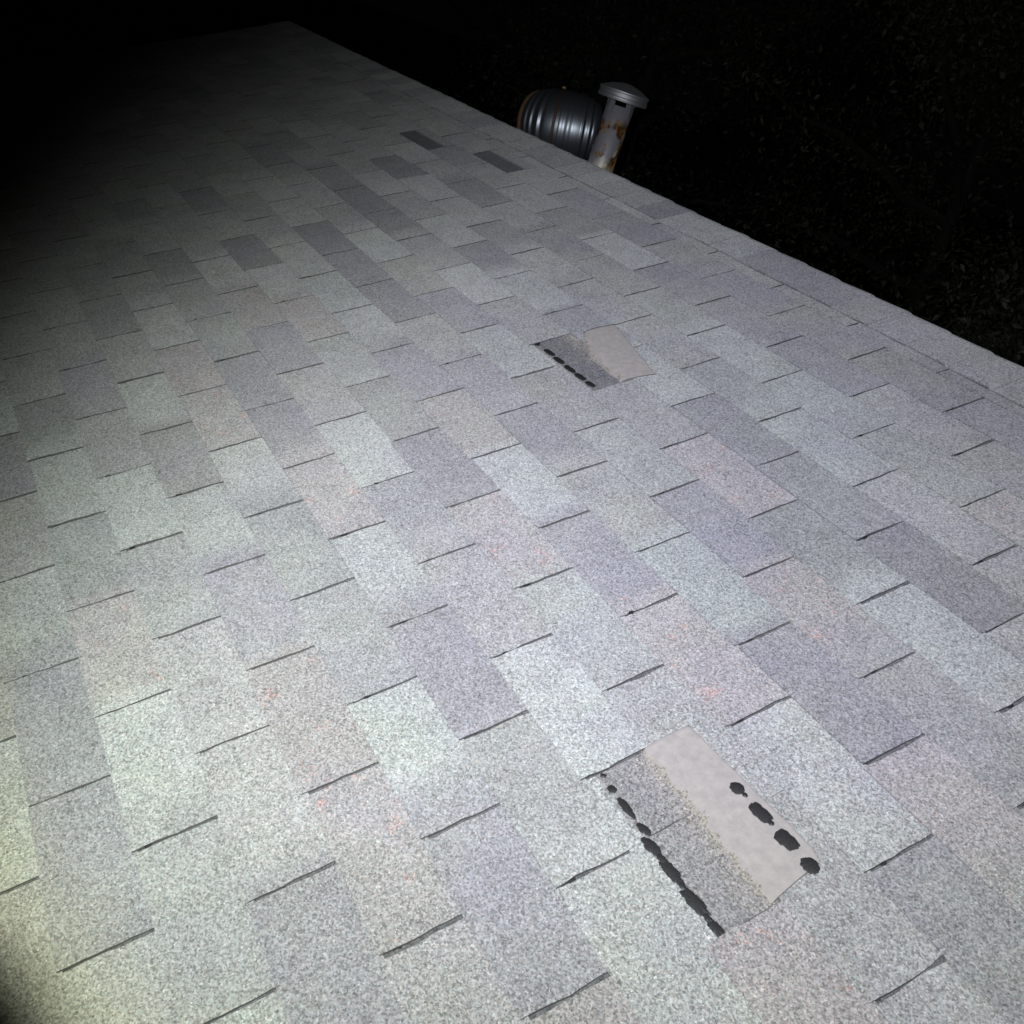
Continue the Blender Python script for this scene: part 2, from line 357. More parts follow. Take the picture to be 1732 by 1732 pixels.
# roof deck underside + fascia and rake boards
v = []; f = []
x0, x1 = U_FAR * TW + 0.012, U_NEAR * TW - 0.012
for sgn in (0, 1):
    ye = eave.y + 0.01 if sgn == 0 else 2 * RIDGE.y - eave.y - 0.01
    ze = eave.z
    b = len(v)
    for dz in (-0.012, -0.032):
        v += [(x0, ye, ze + dz), (x1, ye, ze + dz), (x1, RIDGE.y, RIDGE.z + dz), (x0, RIDGE.y, RIDGE.z + dz)]
    f += [(b, b + 1, b + 2, b + 3), (b + 4, b + 7, b + 6, b + 5), (b, b + 4, b + 5, b + 1), (b + 1, b + 5, b + 6, b + 2), (b + 3, b + 2, b + 6, b + 7), (b, b + 3, b + 7, b + 4)]
mesh_obj('roof_deck', v, f, simple('plywood', (0.3, 0.22, 0.14), 0.7, nscale=8), house)
for sgn in (0, 1):
    ye = eave.y + 0.014 if sgn == 0 else 2 * RIDGE.y - eave.y - 0.034
    v = []; f = []; box(v, f, x0, x1, ye, ye + 0.02, eave.z - 0.20, eave.z - 0.034)
    mesh_obj('fascia', v, f, M_TRIM, house)
for xe in (x0 + 0.004, x1 - 0.024):
    for sgn in (-1, 1):
        yo = RIDGE.y + sgn * (RIDGE.y - eave.y - 0.04)
        v = []; 
        for x in (xe, xe + 0.02):
            v += [(x, yo, eave.z - 0.036 + 0.017), (x, RIDGE.y, RIDGE.z - 0.036), (x, RIDGE.y, RIDGE.z - 0.19), (x, yo, eave.z - 0.19 + 0.017)]
        f = [(0, 1, 2, 3), (7, 6, 5, 4), (0, 4, 5, 1), (1, 5, 6, 2), (2, 6, 7, 3), (3, 7, 4, 0)]
        mesh_obj('rake_board', v, f, M_TRIM, house)

# ---- the two folded-back tabs and what they uncover
def felt_mat():
    m, nt, b = mat('shingle_underside'); L = nt.links
    b.inputs['Roughness'].default_value = 0.8; b.inputs['Diffuse Roughness'].default_value = 0.6; b.inputs['Specular IOR Level'].default_value = 0.25
    t = nt.nodes.new('ShaderNodeTexCoord')
    n1 = nt.nodes.new('ShaderNodeTexNoise'); n1.inputs['Scale'].default_value = 75; n1.inputs['Detail'].default_value = 6; L.new(t.outputs['Object'], n1.inputs[0])
    n2 = nt.nodes.new('ShaderNodeTexNoise'); n2.inputs['Scale'].default_value = 700; n2.inputs['Detail'].default_value = 3; L.new(t.outputs['Object'], n2.inputs[0])
    k = nmath(nt, 'ADD', nmath(nt, 'MULTIPLY', n1.outputs[0], 0.6), nmath(nt, 'MULTIPLY', n2.outputs[0], 0.4))
    r = nt.nodes.new('ShaderNodeValToRGB'); r.color_ramp.elements[0].position = 0.32; r.color_ramp.elements[0].color = (0.265, 0.253, 0.255, 1)
    r.color_ramp.elements[1].position = 0.65; r.color_ramp.elements[1].color = (0.36, 0.336, 0.327, 1)
    L.new(k, r.inputs[0])
    at_ = nt.nodes.new('ShaderNodeAttribute'); at_.attribute_name = 'crease'
    n3 = nt.nodes.new('ShaderNodeTexNoise'); n3.inputs['Scale'].default_value = 60; n3.inputs['Detail'].default_value = 8; n3.inputs['Roughness'].default_value = 0.75; L.new(t.outputs['Object'], n3.inputs[0])
    vv = nt.nodes.new('ShaderNodeTexVoronoi'); vv.inputs['Scale'].default_value = 400; L.new(t.outputs['Object'], vv.inputs['Vector'])
    gr = nt.nodes.new('ShaderNodeValToRGB'); gr.color_ramp.elements[0].color = (0.10, 0.098, 0.10, 1); gr.color_ramp.elements[1].color = (0.40, 0.37, 0.32, 1)
    L.new(vv.outputs['Color'], gr.inputs[0])
    sel = smooth_n(nt, nmath(nt, 'ADD', at_.outputs['Fac'], nmath(nt, 'MULTIPLY', nmath(nt, 'SUBTRACT', n3.outputs[0], 0.5), 2.4)), 0.62, 0.80)
    mx = nt.nodes.new('ShaderNodeMix'); mx.data_type = 'RGBA'; L.new(sel, mx.inputs[0]); L.new(r.outputs[0], mx.inputs[6]); L.new(gr.outputs[0], mx.inputs[7])
    L.new(mx.outputs[2], b.inputs['Base Color'])
    return m
M_FELT = felt_mat()
def worn_mat():
    # same granules, with a dusty pale strip beside the crease
    m = granule_mat('uncovered_granules', True, contrast=0.75); return m
M_WORN = worn_mat()

def poly_slab(name, pts, n0, n1, mats, parent, sag=None, jag=0.0, cuts=6):
    """closed outline in lattice coordinates -> slab with thickness, densely divided"""
    P = []
    for i in range(len(pts)):
        a = Vector(pts[i]).to_2d(); b = Vector(pts[(i + 1) % len(pts)]).to_2d()
        N = max(2, int((b - a).length * 26))
        for j in range(N):
            q = a.lerp(b, j / N)
            if jag and j: q += Vector((jag * noise.noise(Vector((q.x * 23, q.y * 17, 2))), jag * 1.8 * noise.noise(Vector((q.x * 19, q.y * 29, 8)))))
            P.append(q)
    bm = bmesh.new()
    top = [bm.verts.new((q.x * TW, q.y * EX, (sag(q.x, q.y) if sag else n1))) for q in P]
    bot = [bm.verts.new((q.x * TW, q.y * EX, n0)) for q in P]
    n = len(P)
    fsides = []
    for i in range(n):
        fa = bm.faces.new((bot[i], bot[(i + 1) % n], top[(i + 1) % n], top[i])); fa.material_index = 1 if len(mats) > 1 else 0
    ft = bm.faces.new(top)
    bmesh.ops.triangulate(bm, faces=[ft])
    me = bpy.data.meshes.new(name); bm.to_mesh(me); bm.free()
    for m_ in mats: me.materials.append(m_)
    o = bpy.data.objects.new(name, me); link(o, parent)
    o.matrix_parent_inverse = Matrix.Identity(4); o.matrix_local = parent.matrix_basis.inverted() @ MROOF if parent else MROOF
    return o

def blobs(name, segs, n, parent, width, raged=0.25, seed=1, exq=0.7):
    """asphalt sealant dabs; segs are ((u,v),(u,v),width_scale)"""
    rr = random.Random(seed); v = []; f = []
    for (a, b_, ws) in segs:
        a = Vector((a[0] * TW, a[1] * EX)); b2 = Vector((b_[0] * TW, b_[1] * EX)); d = b2 - a; Ls = d.length; d.normalize(); p = Vector((-d.y, d.x)); c = (a + b2) / 2
        N = 60; b = len(v); ph = rr.uniform(0, 9)
        hw = width * ws / 2; hl = Ls / 2
        def ring(sc, zz):
            for i in range(N):
                t = 2 * pi * i / N; cx = cos(t); sx = sin(t)
                ex = exq      # superellipse: capsule-like dab
                x = hl * math.copysign(abs(cx) ** ex, cx); y = hw * math.copysign(abs(sx) ** (0.8 if exq < 1 else 1.05), sx)
                q = 1 + raged * noise.noise(Vector((cx * 2.3 + ph, sx * 2.3, seed))) + (0.5 if exq < 1 else 0.28) * raged * noise.noise(Vector((cx * 8 + ph, sx * 8, seed))) + 0.12 * raged * noise.noise(Vector((cx * 19 + ph, sx * 19, seed)))
                w = c + (d * x + p * y) * q * sc
                v.append((w.x, w.y, n + zz))
        ring(1, 0); ring(0.86, 0.0011)
        v.append((c.x, c.y, n + 0.0014))
        for i in range(N):
            j = (i + 1) % N
            f.append((b + i, b + j, b + N + j, b + N + i)); f.append((b + N + i, b + N + j, b + 2 * N))
    o = mesh_obj(name, v, f, M_SEAL, parent, MROOF, None, True)
    return o

def hole_floor(r, k, pts_worn, colr, colfloor, slot, name_label):
    """granule sheet in the hole plus the worn strip with its sealant line"""
    sh = shift(r); g = Grid()
    u0, u1 = k + sh, k + 1 + sh
    vw0, vw1, rt = pts_worn
    def cf(s, t):
        v = r - 0.04 + (rt - r + 0.04) * t; uu = u0 + (u1 - u0) * s
        e = vw0 + 0.02 * noise.noise(Vector((uu * 9, 0, 3)))
        f = min(1, max(0, (v - e + 0.03) / 0.06))
        # dusty strip next to the crease
        dd = rt - v + 0.10 * noise.noise(Vector((uu * 8, v * 2, 1))); dust = min(1, max(0, 1 - dd / 0.42)) * (0.55 + 0.5 * noise.noise(Vector((uu * 13, v * 8, 4))))
        dust = max(0, min(0.8, dust))
        c = [colfloor[i] * (1 - f) + colr[i] * f for i in range(3)]
        c = [c[i] * (1 - dust) + (0.30, 0.275, 0.235)[i] * dust for i in range(3)]
        return (*c, 0.0)
    def fn(s, t):
        uu = u0 + (u1 - u0) * s; v = r - 0.04 + (rt - r + 0.04) * t
        z = -0.0002 + wav(uu, v)
        return (uu * TW, v * EX, z)
    g.quad_grid(fn, 46, 30, 0, cf)
    if slot is not None:
        b = len(g.v); w_ = 0.0011
        pr = []
        for q in range(9):
            t = q / 8; v = slot[1] + (slot[2] - slot[1]) * t; x = slot[0] * TW + 0.0006 * sin(7 * t)
            ww = w_ * (0.4 + 0.8 * sin(pi * min(1, t + 0.15)))
            g.v += [(x - ww, v * EX, 0.0003 + wav(slot[0], v)), (x + ww, v * EX, 0.0003 + wav(slot[0], v))]; g.c += [(0, 0, 0, 0)] * 2
        for q in range(8):
            g.f.append((b + 2 * q, b + 2 * q + 1, b + 2 * q + 3, b + 2 * q + 2)); g.m.append(1)
    o = g.build('uncovered_shingle', [M_WORN, M_EDGE], house, MROOF)
    o['label'] = name_label
    return o
WORN = (0.215, 0.21, 0.216)
h1 = hole_floor(1, 2, (1.17, 1.9, 1.98), WORN, PAL['L'], (2.98, 1.26, 1.86), 'dark uncovered strip of shingle below the nearer folded tab')
h2 = hole_floor(6, -2, (6.10, 7.0, 7.06), (0.14, 0.137, 0.145), PAL['M'], None, 'dark uncovered strip of shingle below the farther folded tab')
s1 = blobs('sealant_strip', [((2.563, 1.235), (2.59, 1.285), 0.5), ((2.643, 1.242), (2.695, 1.242), .85), ((2.722, 1.236), (2.866, 1.240), 0.82), ((2.895, 1.235), (2.985, 1.262), .85),
     ((2.975, 1.180), (3.098, 1.205), 1.1), ((3.08, 1.196), (3.15, 1.20), .7), ((3.112, 1.190), (3.275, 1.200), 1.15), ((3.25, 1.195), (3.30, 1.197), .55), ((3.286, 1.185), (3.452, 1.210), 1.25), ((3.43, 1.2), (3.49, 1.205), .6), ((3.467, 1.196), (3.565, 1.215), 1.0)], 0.0012, h1, 0.0150, 0.30, 3, 0.85)
blobs('sealant_dab', [((-1.705, 6.13), (-1.675, 6.23), 1.6)], 0.0012, h2, 0.0135, 0.3, 6)
s2 = blobs('sealant_strip', [((-1.570, 6.190), (-1.415, 6.208), .9), ((-1.398, 6.184), (-1.244, 6.192), .95), ((-1.218, 6.181), (-1.055, 6.185), .9), ((-1.048, 6.183), (-0.900, 6.196), .95), ((-0.880, 6.190), (-0.764, 6.210), .9)], 0.0012, h2, 0.0185, 0.12, 5)

def flap_n(v0, v1, hump, base):
    def s(u, v):
        t = max(0, min(1, (v - v0) / (v1 - v0)))
        return base + hump * sin(pi * min(1, t * 1.0)) ** 0.7 * (1 - 0.5 * t) + wav(u, v) + 0.0012 * noise.noise(Vector((u * 3, v * 2, 0)))
    return s
def flap(name, left, right, bottom, top, hump, base, label):
    """folded tab: bottom/top are functions of s (0..1 along u) giving (u, v)"""
    nu, nv = 40, 22; verts = []; faces = []; fm = []
    def pt(s, t):
        a = bottom(s); b = top(s); u = a[0] + (b[0] - a[0]) * t; v = a[1] + (b[1] - a[1]) * t
        n = (0.0014 + (base - 0.0014) * min(1, (t / 0.16)) ** 0.5) + hump * (sin(pi * min(1, 0.02 + t * 0.98)) ** 0.8) * (1 - 0.35 * t) + wav(u, v) + 0.0007 * noise.noise(Vector((u * 5, v * 3, 0)))
        return u * TW, v * EX, n
    for j in range(nv + 1):
        for i in range(nu + 1): verts.append(pt(i / nu, j / nv))
    for j in range(nv):
        for i in range(nu):
            a = j * (nu + 1) + i; faces.append((a, a + 1, a + nu + 2, a + nu + 1)); fm.append(0)
    loop = [i for i in range(nu + 1)] + [j * (nu + 1) + nu for j in range(1, nv + 1)] + [nv * (nu + 1) + i for i in range(nu - 1, -1, -1)] + [j * (nu + 1) for j in range(nv - 1, 0, -1)]
    b = len(verts)
    for i in loop:
        x, y, z = verts[i]; verts.append((x, y, z - 0.0026))
    for q in range(len(loop)):
        q2 = (q + 1) % len(loop); faces.append((loop[q], b + q, b + q2, loop[q2])); fm.append(0 if q < nu else 1)
    o = mesh_obj(name, verts, faces, [M_FELT, M_EDGE], house, MROOF, fm, True)
    at_ = o.data.attributes.new('crease', 'FLOAT', 'POINT')      # granules stuck along the torn crease
    vals = [0.0] * len(verts)
    for j in range(nv + 1):
        for i in range(nu + 1): vals[j * (nu + 1) + i] = max(0, 1 - (j / nv) / 0.22)
    at_.data.foreach_set('value', vals)
    o['label'] = label
    return o
nz = lambda x, s=0: noise.noise(Vector((x, s, 0.5)))
def bot1(s): return (2.545 + 1.005 * s, 1.87 + 0.02 * nz(s * 5, 1) + 0.012 * nz(s * 24, 2) - 0.02 * s)
def top1(s): return (2.535 + 0.965 * s, 2.60 + 0.115 * s + 0.012 * nz(s * 9, 4) - (0.07 * max(0, s - 0.93) / 0.07))
f1 = flap('folded_tab', 0, 0, bot1, top1, 0.0045, 0.0062, 'near folded-back shingle tab, pinkish grey underside with four black dabs')
blobs('sealant_strip', [((2.957, 2.474), (3.035, 2.480), .95), ((3.03, 2.486), (3.062, 2.497), .35), ((3.096, 2.478), (3.232, 2.500), 1.0), ((3.22, 2.49), (3.25, 2.51), .4), ((3.276, 2.482), (3.405, 2.516), 1.15), ((3.452, 2.490), (3.545, 2.518), 1.1)], 0.0105, f1, 0.0225, 0.22, 8, 1.02)
def bot2(s):
    e = 7.22 - 0.36 * min(1, s * 2.6) - 0.13 * s
    return (-1.625 + 0.925 * s, e + 0.05 * nz(s * 6, 9) + 0.02 * nz(s * 22, 3))
def top2(s): return (-1.60 + 0.955 * s, 7.99 - 0.53 * s + 0.01 * nz(s * 7, 6))
f2 = flap('folded_tab', 0, 0, bot2, top2, 0.004, 0.0060, 'far folded-back shingle tab, plain grey-beige underside')

# ================================================================ vents on the far slope
def galv_mat(name, base, rough, rust=0.0, seed=0.0, rustz=None):
    m, nt, b = mat(name); L = nt.links
    t = nt.nodes.new('ShaderNodeTexCoord')
    n1 = nt.nodes.new('ShaderNodeTexNoise'); n1.inputs['Scale'].default_value = 14; n1.inputs['Detail'].default_value = 5
    mp = nt.nodes.new('ShaderNodeMapping'); mp.inputs['Location'].default_value = (seed, seed * 2, seed); mp.inputs['Scale'].default_value = (1, 1, 0.8)
    L.new(t.outputs['Object'], mp.inputs[0]); L.new(mp.outputs[0], n1.inputs[0])
    b.inputs['Metallic'].default_value = 0.9; b.inputs['Roughness'].default_value = rough
    mx = nt.nodes.new('ShaderNodeMix'); mx.data_type = 'RGBA'; mx.inputs[6].default_value = (*base, 1)
    rr = nt.nodes.new('ShaderNodeValToRGB'); rr.color_ramp.elements[0].color = (0.12, 0.05, 0.015, 1); rr.color_ramp.elements[1].color = (0.42, 0.25, 0.09, 1)
    n2 = nt.nodes.new('ShaderNodeTexNoise'); n2.inputs['Scale'].default_value = 40; n2.inputs['Detail'].default_value = 4; L.new(mp.outputs[0], n2.inputs[0])
    L.new(n2.outputs[0], rr.inputs[0]); L.new(rr.outputs[0], mx.inputs[7])
    nf = nt.nodes.new('ShaderNodeTexNoise'); nf.inputs['Scale'].default_value = 55; nf.inputs['Detail'].default_value = 5; L.new(mp.outputs[0], nf.inputs[0])
    fac = smooth_n(nt, nmath(nt, 'ADD', nmath(nt, 'MULTIPLY', n1.outputs[0], 0.7), nmath(nt, 'MULTIPLY', nf.outputs[0], 0.3)), 0.44, 0.60) if rust else None
    if rust:
        L.new(fac, mx.inputs[0])
        L.new(nmath(nt, 'SUBTRACT', 0.9, nmath(nt, 'MULTIPLY', fac, 0.85)), b.inputs['Metallic'])
        L.new(nmath(nt, 'ADD', rough, nmath(nt, 'MULTIPLY', fac, 0.4)), b.inputs['Roughness'])
    else: mx.inputs[0].default_value = 0
    L.new(mx.outputs[2], b.inputs['Base Color'])
    bp = nt.nodes.new('ShaderNodeBump'); bp.inputs['Strength'].default_value = 0.25; bp.inputs['Distance'].default_value = 0.003; L.new(n1.outputs[0], bp.inputs['Height']); L.new(bp.outputs[0], b.inputs['Normal'])
    return m
def pipe_mat():
    m, nt, b = mat('rust_stained_pipe'); L = nt.links
    t = nt.nodes.new('ShaderNodeTexCoord'); sx = nt.nodes.new('ShaderNodeSeparateXYZ'); L.new(t.outputs['Object'], sx.inputs[0])
    mp = nt.nodes.new('ShaderNodeMapping'); mp.inputs['Location'].default_value = (1.7, 0.4, 2.1); mp.inputs['Scale'].default_value = (1, 1, 0.7); L.new(t.outputs['Object'], mp.inputs[0])
    def noi(sc, d=4):
        n = nt.nodes.new('ShaderNodeTexNoise'); n.inputs['Scale'].default_value = sc; n.inputs['Detail'].default_value = d; L.new(mp.outputs[0], n.inputs[0]); return n.outputs[0]
    a, b2, c = noi(13), noi(21), noi(48)
    def mixc(f, c0, c1):
        x = nt.nodes.new('ShaderNodeMix'); x.data_type = 'RGBA'; L.new(f, x.inputs[0])
        for q, cc in ((6, c0), (7, c1)):
            if isinstance(cc, tuple): x.inputs[q].default_value = (*cc, 1)
            else: L.new(cc, x.inputs[q])
        return x.outputs[2]
    cream = smooth_n(nt, nmath(nt, 'ADD', nmath(nt, 'MULTIPLY', sx.outputs[2], -4.0), nmath(nt, 'ADD', a, 0.42)), 0.38, 0.62)
    o = mixc(cream, (0.34, 0.34, 0.39), (0.44, 0.41, 0.31))
    rust = smooth_n(nt, nmath(nt, 'ADD', nmath(nt, 'MULTIPLY', b2, 0.6), nmath(nt, 'MULTIPLY', a, 0.4)), 0.435, 0.53)
    band = smooth_n(nt, nmath(nt, 'ABSOLUTE', nmath(nt, 'SUBTRACT', sx.outputs[2], 0.15)), 0.13, 0.07)
    rust = nmath(nt, 'MULTIPLY', rust, band)
    rc_ = mixc(smooth_n(nt, c, 0.42, 0.68), (0.055, 0.025, 0.011), (0.30, 0.18, 0.06))
    o = mixc(rust, o, rc_)
    L.new(o, b.inputs['Base Color'])
    mt = nmath(nt, 'MULTIPLY', nmath(nt, 'SUBTRACT', 1.0, nmath(nt, 'MAXIMUM', rust, cream)), 0.55); L.new(mt, b.inputs['Metallic'])
    b.inputs['Roughness'].default_value = 0.42
    bp = nt.nodes.new('ShaderNodeBump'); bp.inputs['Strength'].default_value = 0.5; bp.inputs['Distance'].default_value = 0.003; L.new(a, bp.inputs['Height']); L.new(bp.outputs[0], b.inputs['Normal'])
    return m
M_PIPE = pipe_mat()
M_CAP = galv_mat('dull_galvanised_cap', (0.30, 0.31, 0.33), 0.6)
M_DUCT = galv_mat('dark_galvanised_duct', (0.21, 0.235, 0.27), 0.38)
M_STRAP = simple('rusty_strap', (0.065, 0.038, 0.030), 0.6, 0.4, nscale=60, namt=0.5)
M_RIM = simple('rusty_rim', (0.17, 0.10, 0.05), 0.6, 0.4, nscale=50, namt=0.5)
def lathe(prof, N=48):
    v = []; f = []
    for (r_, z) in prof:
        for i in range(N): a = 2 * pi * i / N; v.append((r_ * cos(a), r_ * sin(a), z))
    for j in range(len(prof) - 1):
        for i in range(N):
            i2 = (i + 1) % N; f.append((j * N + i, j * N + i2, (j + 1) * N + i2, (j + 1) * N + i))
    return v, f
def backz(y): return RIDGE.z - (y - RIDGE.y) * math.tan(PITCH)
PX, PY = -1.876, RIDGE.y + 0.165
pb = Vector((PX, PY, backz(PY)))
pipe = empty('vent_pipe', pb, 'thin rust-stained galvanised vent pipe with a flat rain cap, behind the ridge', 'vent pipe')
v, f = lathe([(0.0565, -0.03), (0.0565, 0.296), (0.053, 0.296), (0.053, 0.1)]); mesh_obj('pipe', v, f, M_PIPE, pipe, None, None, True)
# flashing collar at the base
v, f = lathe([(0.085, -0.015), (0.080, 0.010), (0.061, 0.045), (0.0570, 0.050)]); mesh_obj('flashing', v, f, M_CAP, pipe, None, None, True)
ztop = 4.622 - pb.z
def capof(parent, zb):
    prof = [(0.0, zb + 0.016), (0.060, zb + 0.016), (0.092, zb + 0.002), (0.098, zb - 0.006), (0.1015, zb - 0.006), (0.1030, zb + 0.0), (0.1030, zb + 0.006), (0.1000, zb + 0.009), (0.1000, zb + 0.022), (0.1030, zb + 0.025), (0.1030, zb + 0.030), (0.096, zb + 0.034), (0.060, zb + 0.050), (0.02, zb + 0.060), (0.0, zb + 0.061)]
    v, f = lathe(prof, 64); return mesh_obj('rain_cap', v, f, M_CAP, parent, None, None, False)
rc = capof(pipe, ztop)
for q in range(4):
    a = radians(20 + 90 * q); v = []; f = []
    ca, sa = cos(a), sin(a); tx, ty = -sa, ca; hw = 0.011
    prof = [(0.0575, ztop - 0.055), (0.0575, ztop - 0.012), (0.080, ztop - 0.004), (0.092, ztop + 0.006)]
    for (r_, z) in prof:
        for s_ in (-1, 1):
            for o_ in (0, 0.0022): v.append(((r_ + o_) * ca + tx * hw * s_, (r_ + o_) * sa + ty * hw * s_, z))
    for j in range(3):
        b = j * 4; c = b + 4
        f += [(b, b + 2, c + 2, c), (b + 1, c + 1, c + 3, b + 3), (b, c, c + 1, b + 1), (b + 2, b + 3, c + 3, c + 2)]
    f += [(0, 1, 3, 2), (12, 14, 15, 13)]
    mesh_obj('cap_bracket', v, f, M_CAP, pipe)

# duct: a big ribbed elbow that rises from the far slope and turns along it
ANG = radians(44)
ax = Vector((cos(ANG), sin(ANG), 0.12)).normalized()       # from the open end towards the bend
DC = Vector((-2.475, RIDGE.y + 0.30, 4.421))
RAD = 0.150
base = Vector((DC.x + ax.x * 0.04, DC.y + ax.y * 0.04, 0)); base.z = backz(base.y)
duct = empty('exhaust_duct', base, 'fat dark ribbed metal duct with a brown strap, left of the vent pipe', 'duct')
S0, S1 = -0.108, 0.165
def duct_dir(x):                       # it turns away from the ridge towards its open end
    a = radians(50) + radians(290) * x if x < 0 else radians(50) + radians(60) * x
    return Vector((cos(a), sin(a), 0.12)).normalized()
pathpts = []; ps = []
p = DC.copy(); nst = 60; hx = -S0 / nst; back = [DC.copy()]
for i in range(nst): p = p - duct_dir(-(i + .5) * hx) * hx; back.append(p.copy())
pathpts = back[::-1]; p = DC.copy()
for i in range(int(S1 / hx)): p = p + duct_dir((i + .5) * hx) * hx; pathpts.append(p.copy())
def sweep(pts, rad_fn, N=72, origin=None, s_start=0.0):
    origin = base if origin is None else origin
    v = []; f = []; L_ = s_start; acc = [L_]
    for a, b in zip(pts, pts[1:]): L_ += (b - a).length; acc.append(L_)
    for j, p in enumerate(pts):
        tdir = (pts[min(j + 1, len(pts) - 1)] - pts[max(j - 1, 0)]).normalized()
        e1 = tdir.cross(Vector((0, 0, -1))).normalized(); e2 = tdir.cross(e1).normalized(); r_ = rad_fn(acc[j], j)
        for i in range(N):
            a = 2 * pi * i / N; v.append(p + (e1 * cos(a) + e2 * sin(a)) * r_ - origin)
    for j in range(len(pts) - 1):
        for i in range(N):
            i2 = (i + 1) % N; f.append((j * N + i, j * N + i2, (j + 1) * N + i2, (j + 1) * N + i))
    return v, f
# refine the path for crisp ribs
fine = []
for a, b in zip(pathpts, pathpts[1:]):
    for t in range(3): fine.append(a.lerp(b, t / 3))
fine.append(pathpts[-1])
RIBS = [0.020, 0.038, 0.062, 0.220, 0.248]
LT = S1 - S0
def rad_fn(s, j):
    q_ = (s - 0.5 * LT) / (0.5 * LT)
    r_ = RAD + 0.004 - 0.026 * abs(q_) ** 2.6
    for q in RIBS: r_ += 0.0030 * exp(-((s - q) / 0.0045) ** 2) - 0.003 * exp(-((s - q - 0.010) / 0.0055) ** 2)
    r_ += (0.0011 * sin((s - 0.123) * 2 * pi / 0.032) if 0.123 < s < 0.187 else 0)
    return r_
v, f = sweep(fine, rad_fn)
NB = 72; endc = fine[-1]; rl = rad_fn(LT, 0); axe = (fine[-1] - fine[-2]).normalized(); se = axe.cross(Vector((0, 0, -1))).normalized(); ue = axe.cross(se).normalized()
for q in range(1, 7):                                    # shallow domed end towards the vent pipe
    t = q / 6; rr_ = rl * cos(t * pi / 2) if q < 6 else 0.001
    for i in range(NB):
        a = 2 * pi * i / NB; v.append(endc + axe * (0.040 * sin(t * pi / 2)) + (se * cos(a) + ue * sin(a)) * rr_ - base)
    b_ = len(v) - 2 * NB
    for i in range(NB):
        i2 = (i + 1) % NB; f.append((b_ + i, b_ + i2, b_ + NB + i2, b_ + NB + i))
body = mesh_obj('duct_body', v, f, M_DUCT, duct, None, None, True)
sm = body.modifiers.new('shell', 'SOLIDIFY'); sm.thickness = 0.002
hr = DC.z - base.z
v, f = lathe([(0.16, -0.06), (0.15, -0.02), (0.102, 0.0), (0.100, max(0.03, hr - 0.10))]); mesh_obj('riser', v, f, M_DUCT, duct, None, None, True)
# rim ring at the open end
ra = duct_dir(S0); rs_ = ra.cross(Vector((0, 0, -1))).normalized(); ru = ra.cross(rs_).normalized(); N = 72
v = []; f = []; rc0 = pathpts[0]; R0 = rad_fn(0, 0)
for (r_, d_) in ((R0 - 0.004, 0.010), (R0 + 0.0045, 0.008), (R0 + 0.0055, 0.0), (R0 + 0.0045, -0.008), (R0 - 0.012, -0.009), (R0 - 0.012, 0.008)):
    for i in range(N):
        a = 2 * pi * i / N; v.append(rc0 + ra * d_ + (rs_ * cos(a) + ru * sin(a)) * r_ - base)
for j in range(6):
    j2 = (j + 1) % 6
    for i in range(N):
        i2 = (i + 1) % N; f.append((j * N + i, j * N + i2, j2 * N + i2, j2 * N + i))
mesh_obj('rim', v, f, M_RIM, duct, None, None, False)
# strap band
ax = duct_dir(0); side = ax.cross(Vector((0, 0, -1))).normalized(); down = ax.cross(side).normalized(); down = down if down.z < 0 else -down
sp_ = [DC + ax * (-0.010 + 0.014 * i / 6) for i in range(7)]
v, f = sweep(sp_, lambda s, j: (RAD + 0.0068) + (0.0016 if 0 < j < 6 else -0.003)); mesh_obj('strap', v, f, M_STRAP, duct, None, None, False)
# strap clasp: two ears and a bolt, on the crown
e2 = ax.cross(side).normalized()
upv = -down
cpos = DC + ax * (-0.003) + upv * (RAD + 0.004)
v = []; f = []
for s_ in (-1, 1):
    c0 = cpos + side * (0.007 * s_) - base; b = len(v)
    for dz in (-0.002, 0.012):
        for dx in (-0.006, 0.006):
            for dy in (-0.0012, 0.0012): v.append(c0 + upv * dz + ax * dx + side * dy)
    f += [(b, b + 1, b + 3, b + 2), (b + 4, b + 6, b + 7, b + 5), (b, b + 4, b + 5, b + 1), (b + 2, b + 3, b + 7, b + 6), (b, b + 2, b + 6, b + 4), (b + 1, b + 5, b + 7, b + 3)]
b = len(v); N8 = 8
for s_ in (-0.013, 0.013):
    for i in range(N8):
        a = 2 * pi * i / N8; v.append(cpos - base + side * s_ + upv * (0.007 + 0.003 * sin(a)) + ax * (0.0035 * cos(a)))
for i in range(N8): f.append((b + i, b + (i + 1) % N8, b + N8 + (i + 1) % N8, b + N8 + i))
f.append(tuple(b + i for i in range(N8))); f.append(tuple(b + N8 + i for i in range(N8 - 1, -1, -1)))
mesh_obj('strap_clasp', v, f, M_RIM, duct)

# ================================================================ dark garden beyond
def ground_mat():
    return simple('night_lawn', (0.035, 0.045, 0.022), 0.9, nscale=1.2, namt=0.5)
gs = []
N = 60
for j in range(N + 1):
    for i in range(N + 1):
        a = (i / N - .5) * 2; b_ = (j / N - .5) * 2
        x = math.copysign(abs(a) ** 2.2, a) * 400; y = math.copysign(abs(b_) ** 2.2, b_) * 400
        gs.append((x, y, 0.15 * noise.noise(Vector((x * .15, y * .15, 0))) - 0.1))
gf = [(j * (N + 1) + i, j * (N + 1) + i + 1, (j + 1) * (N + 1) + i + 1, (j + 1) * (N + 1) + i) for j in range(N) for i in range(N)]
g = mesh_obj('ground', gs, gf, ground_mat()); g['kind'] = 'structure'

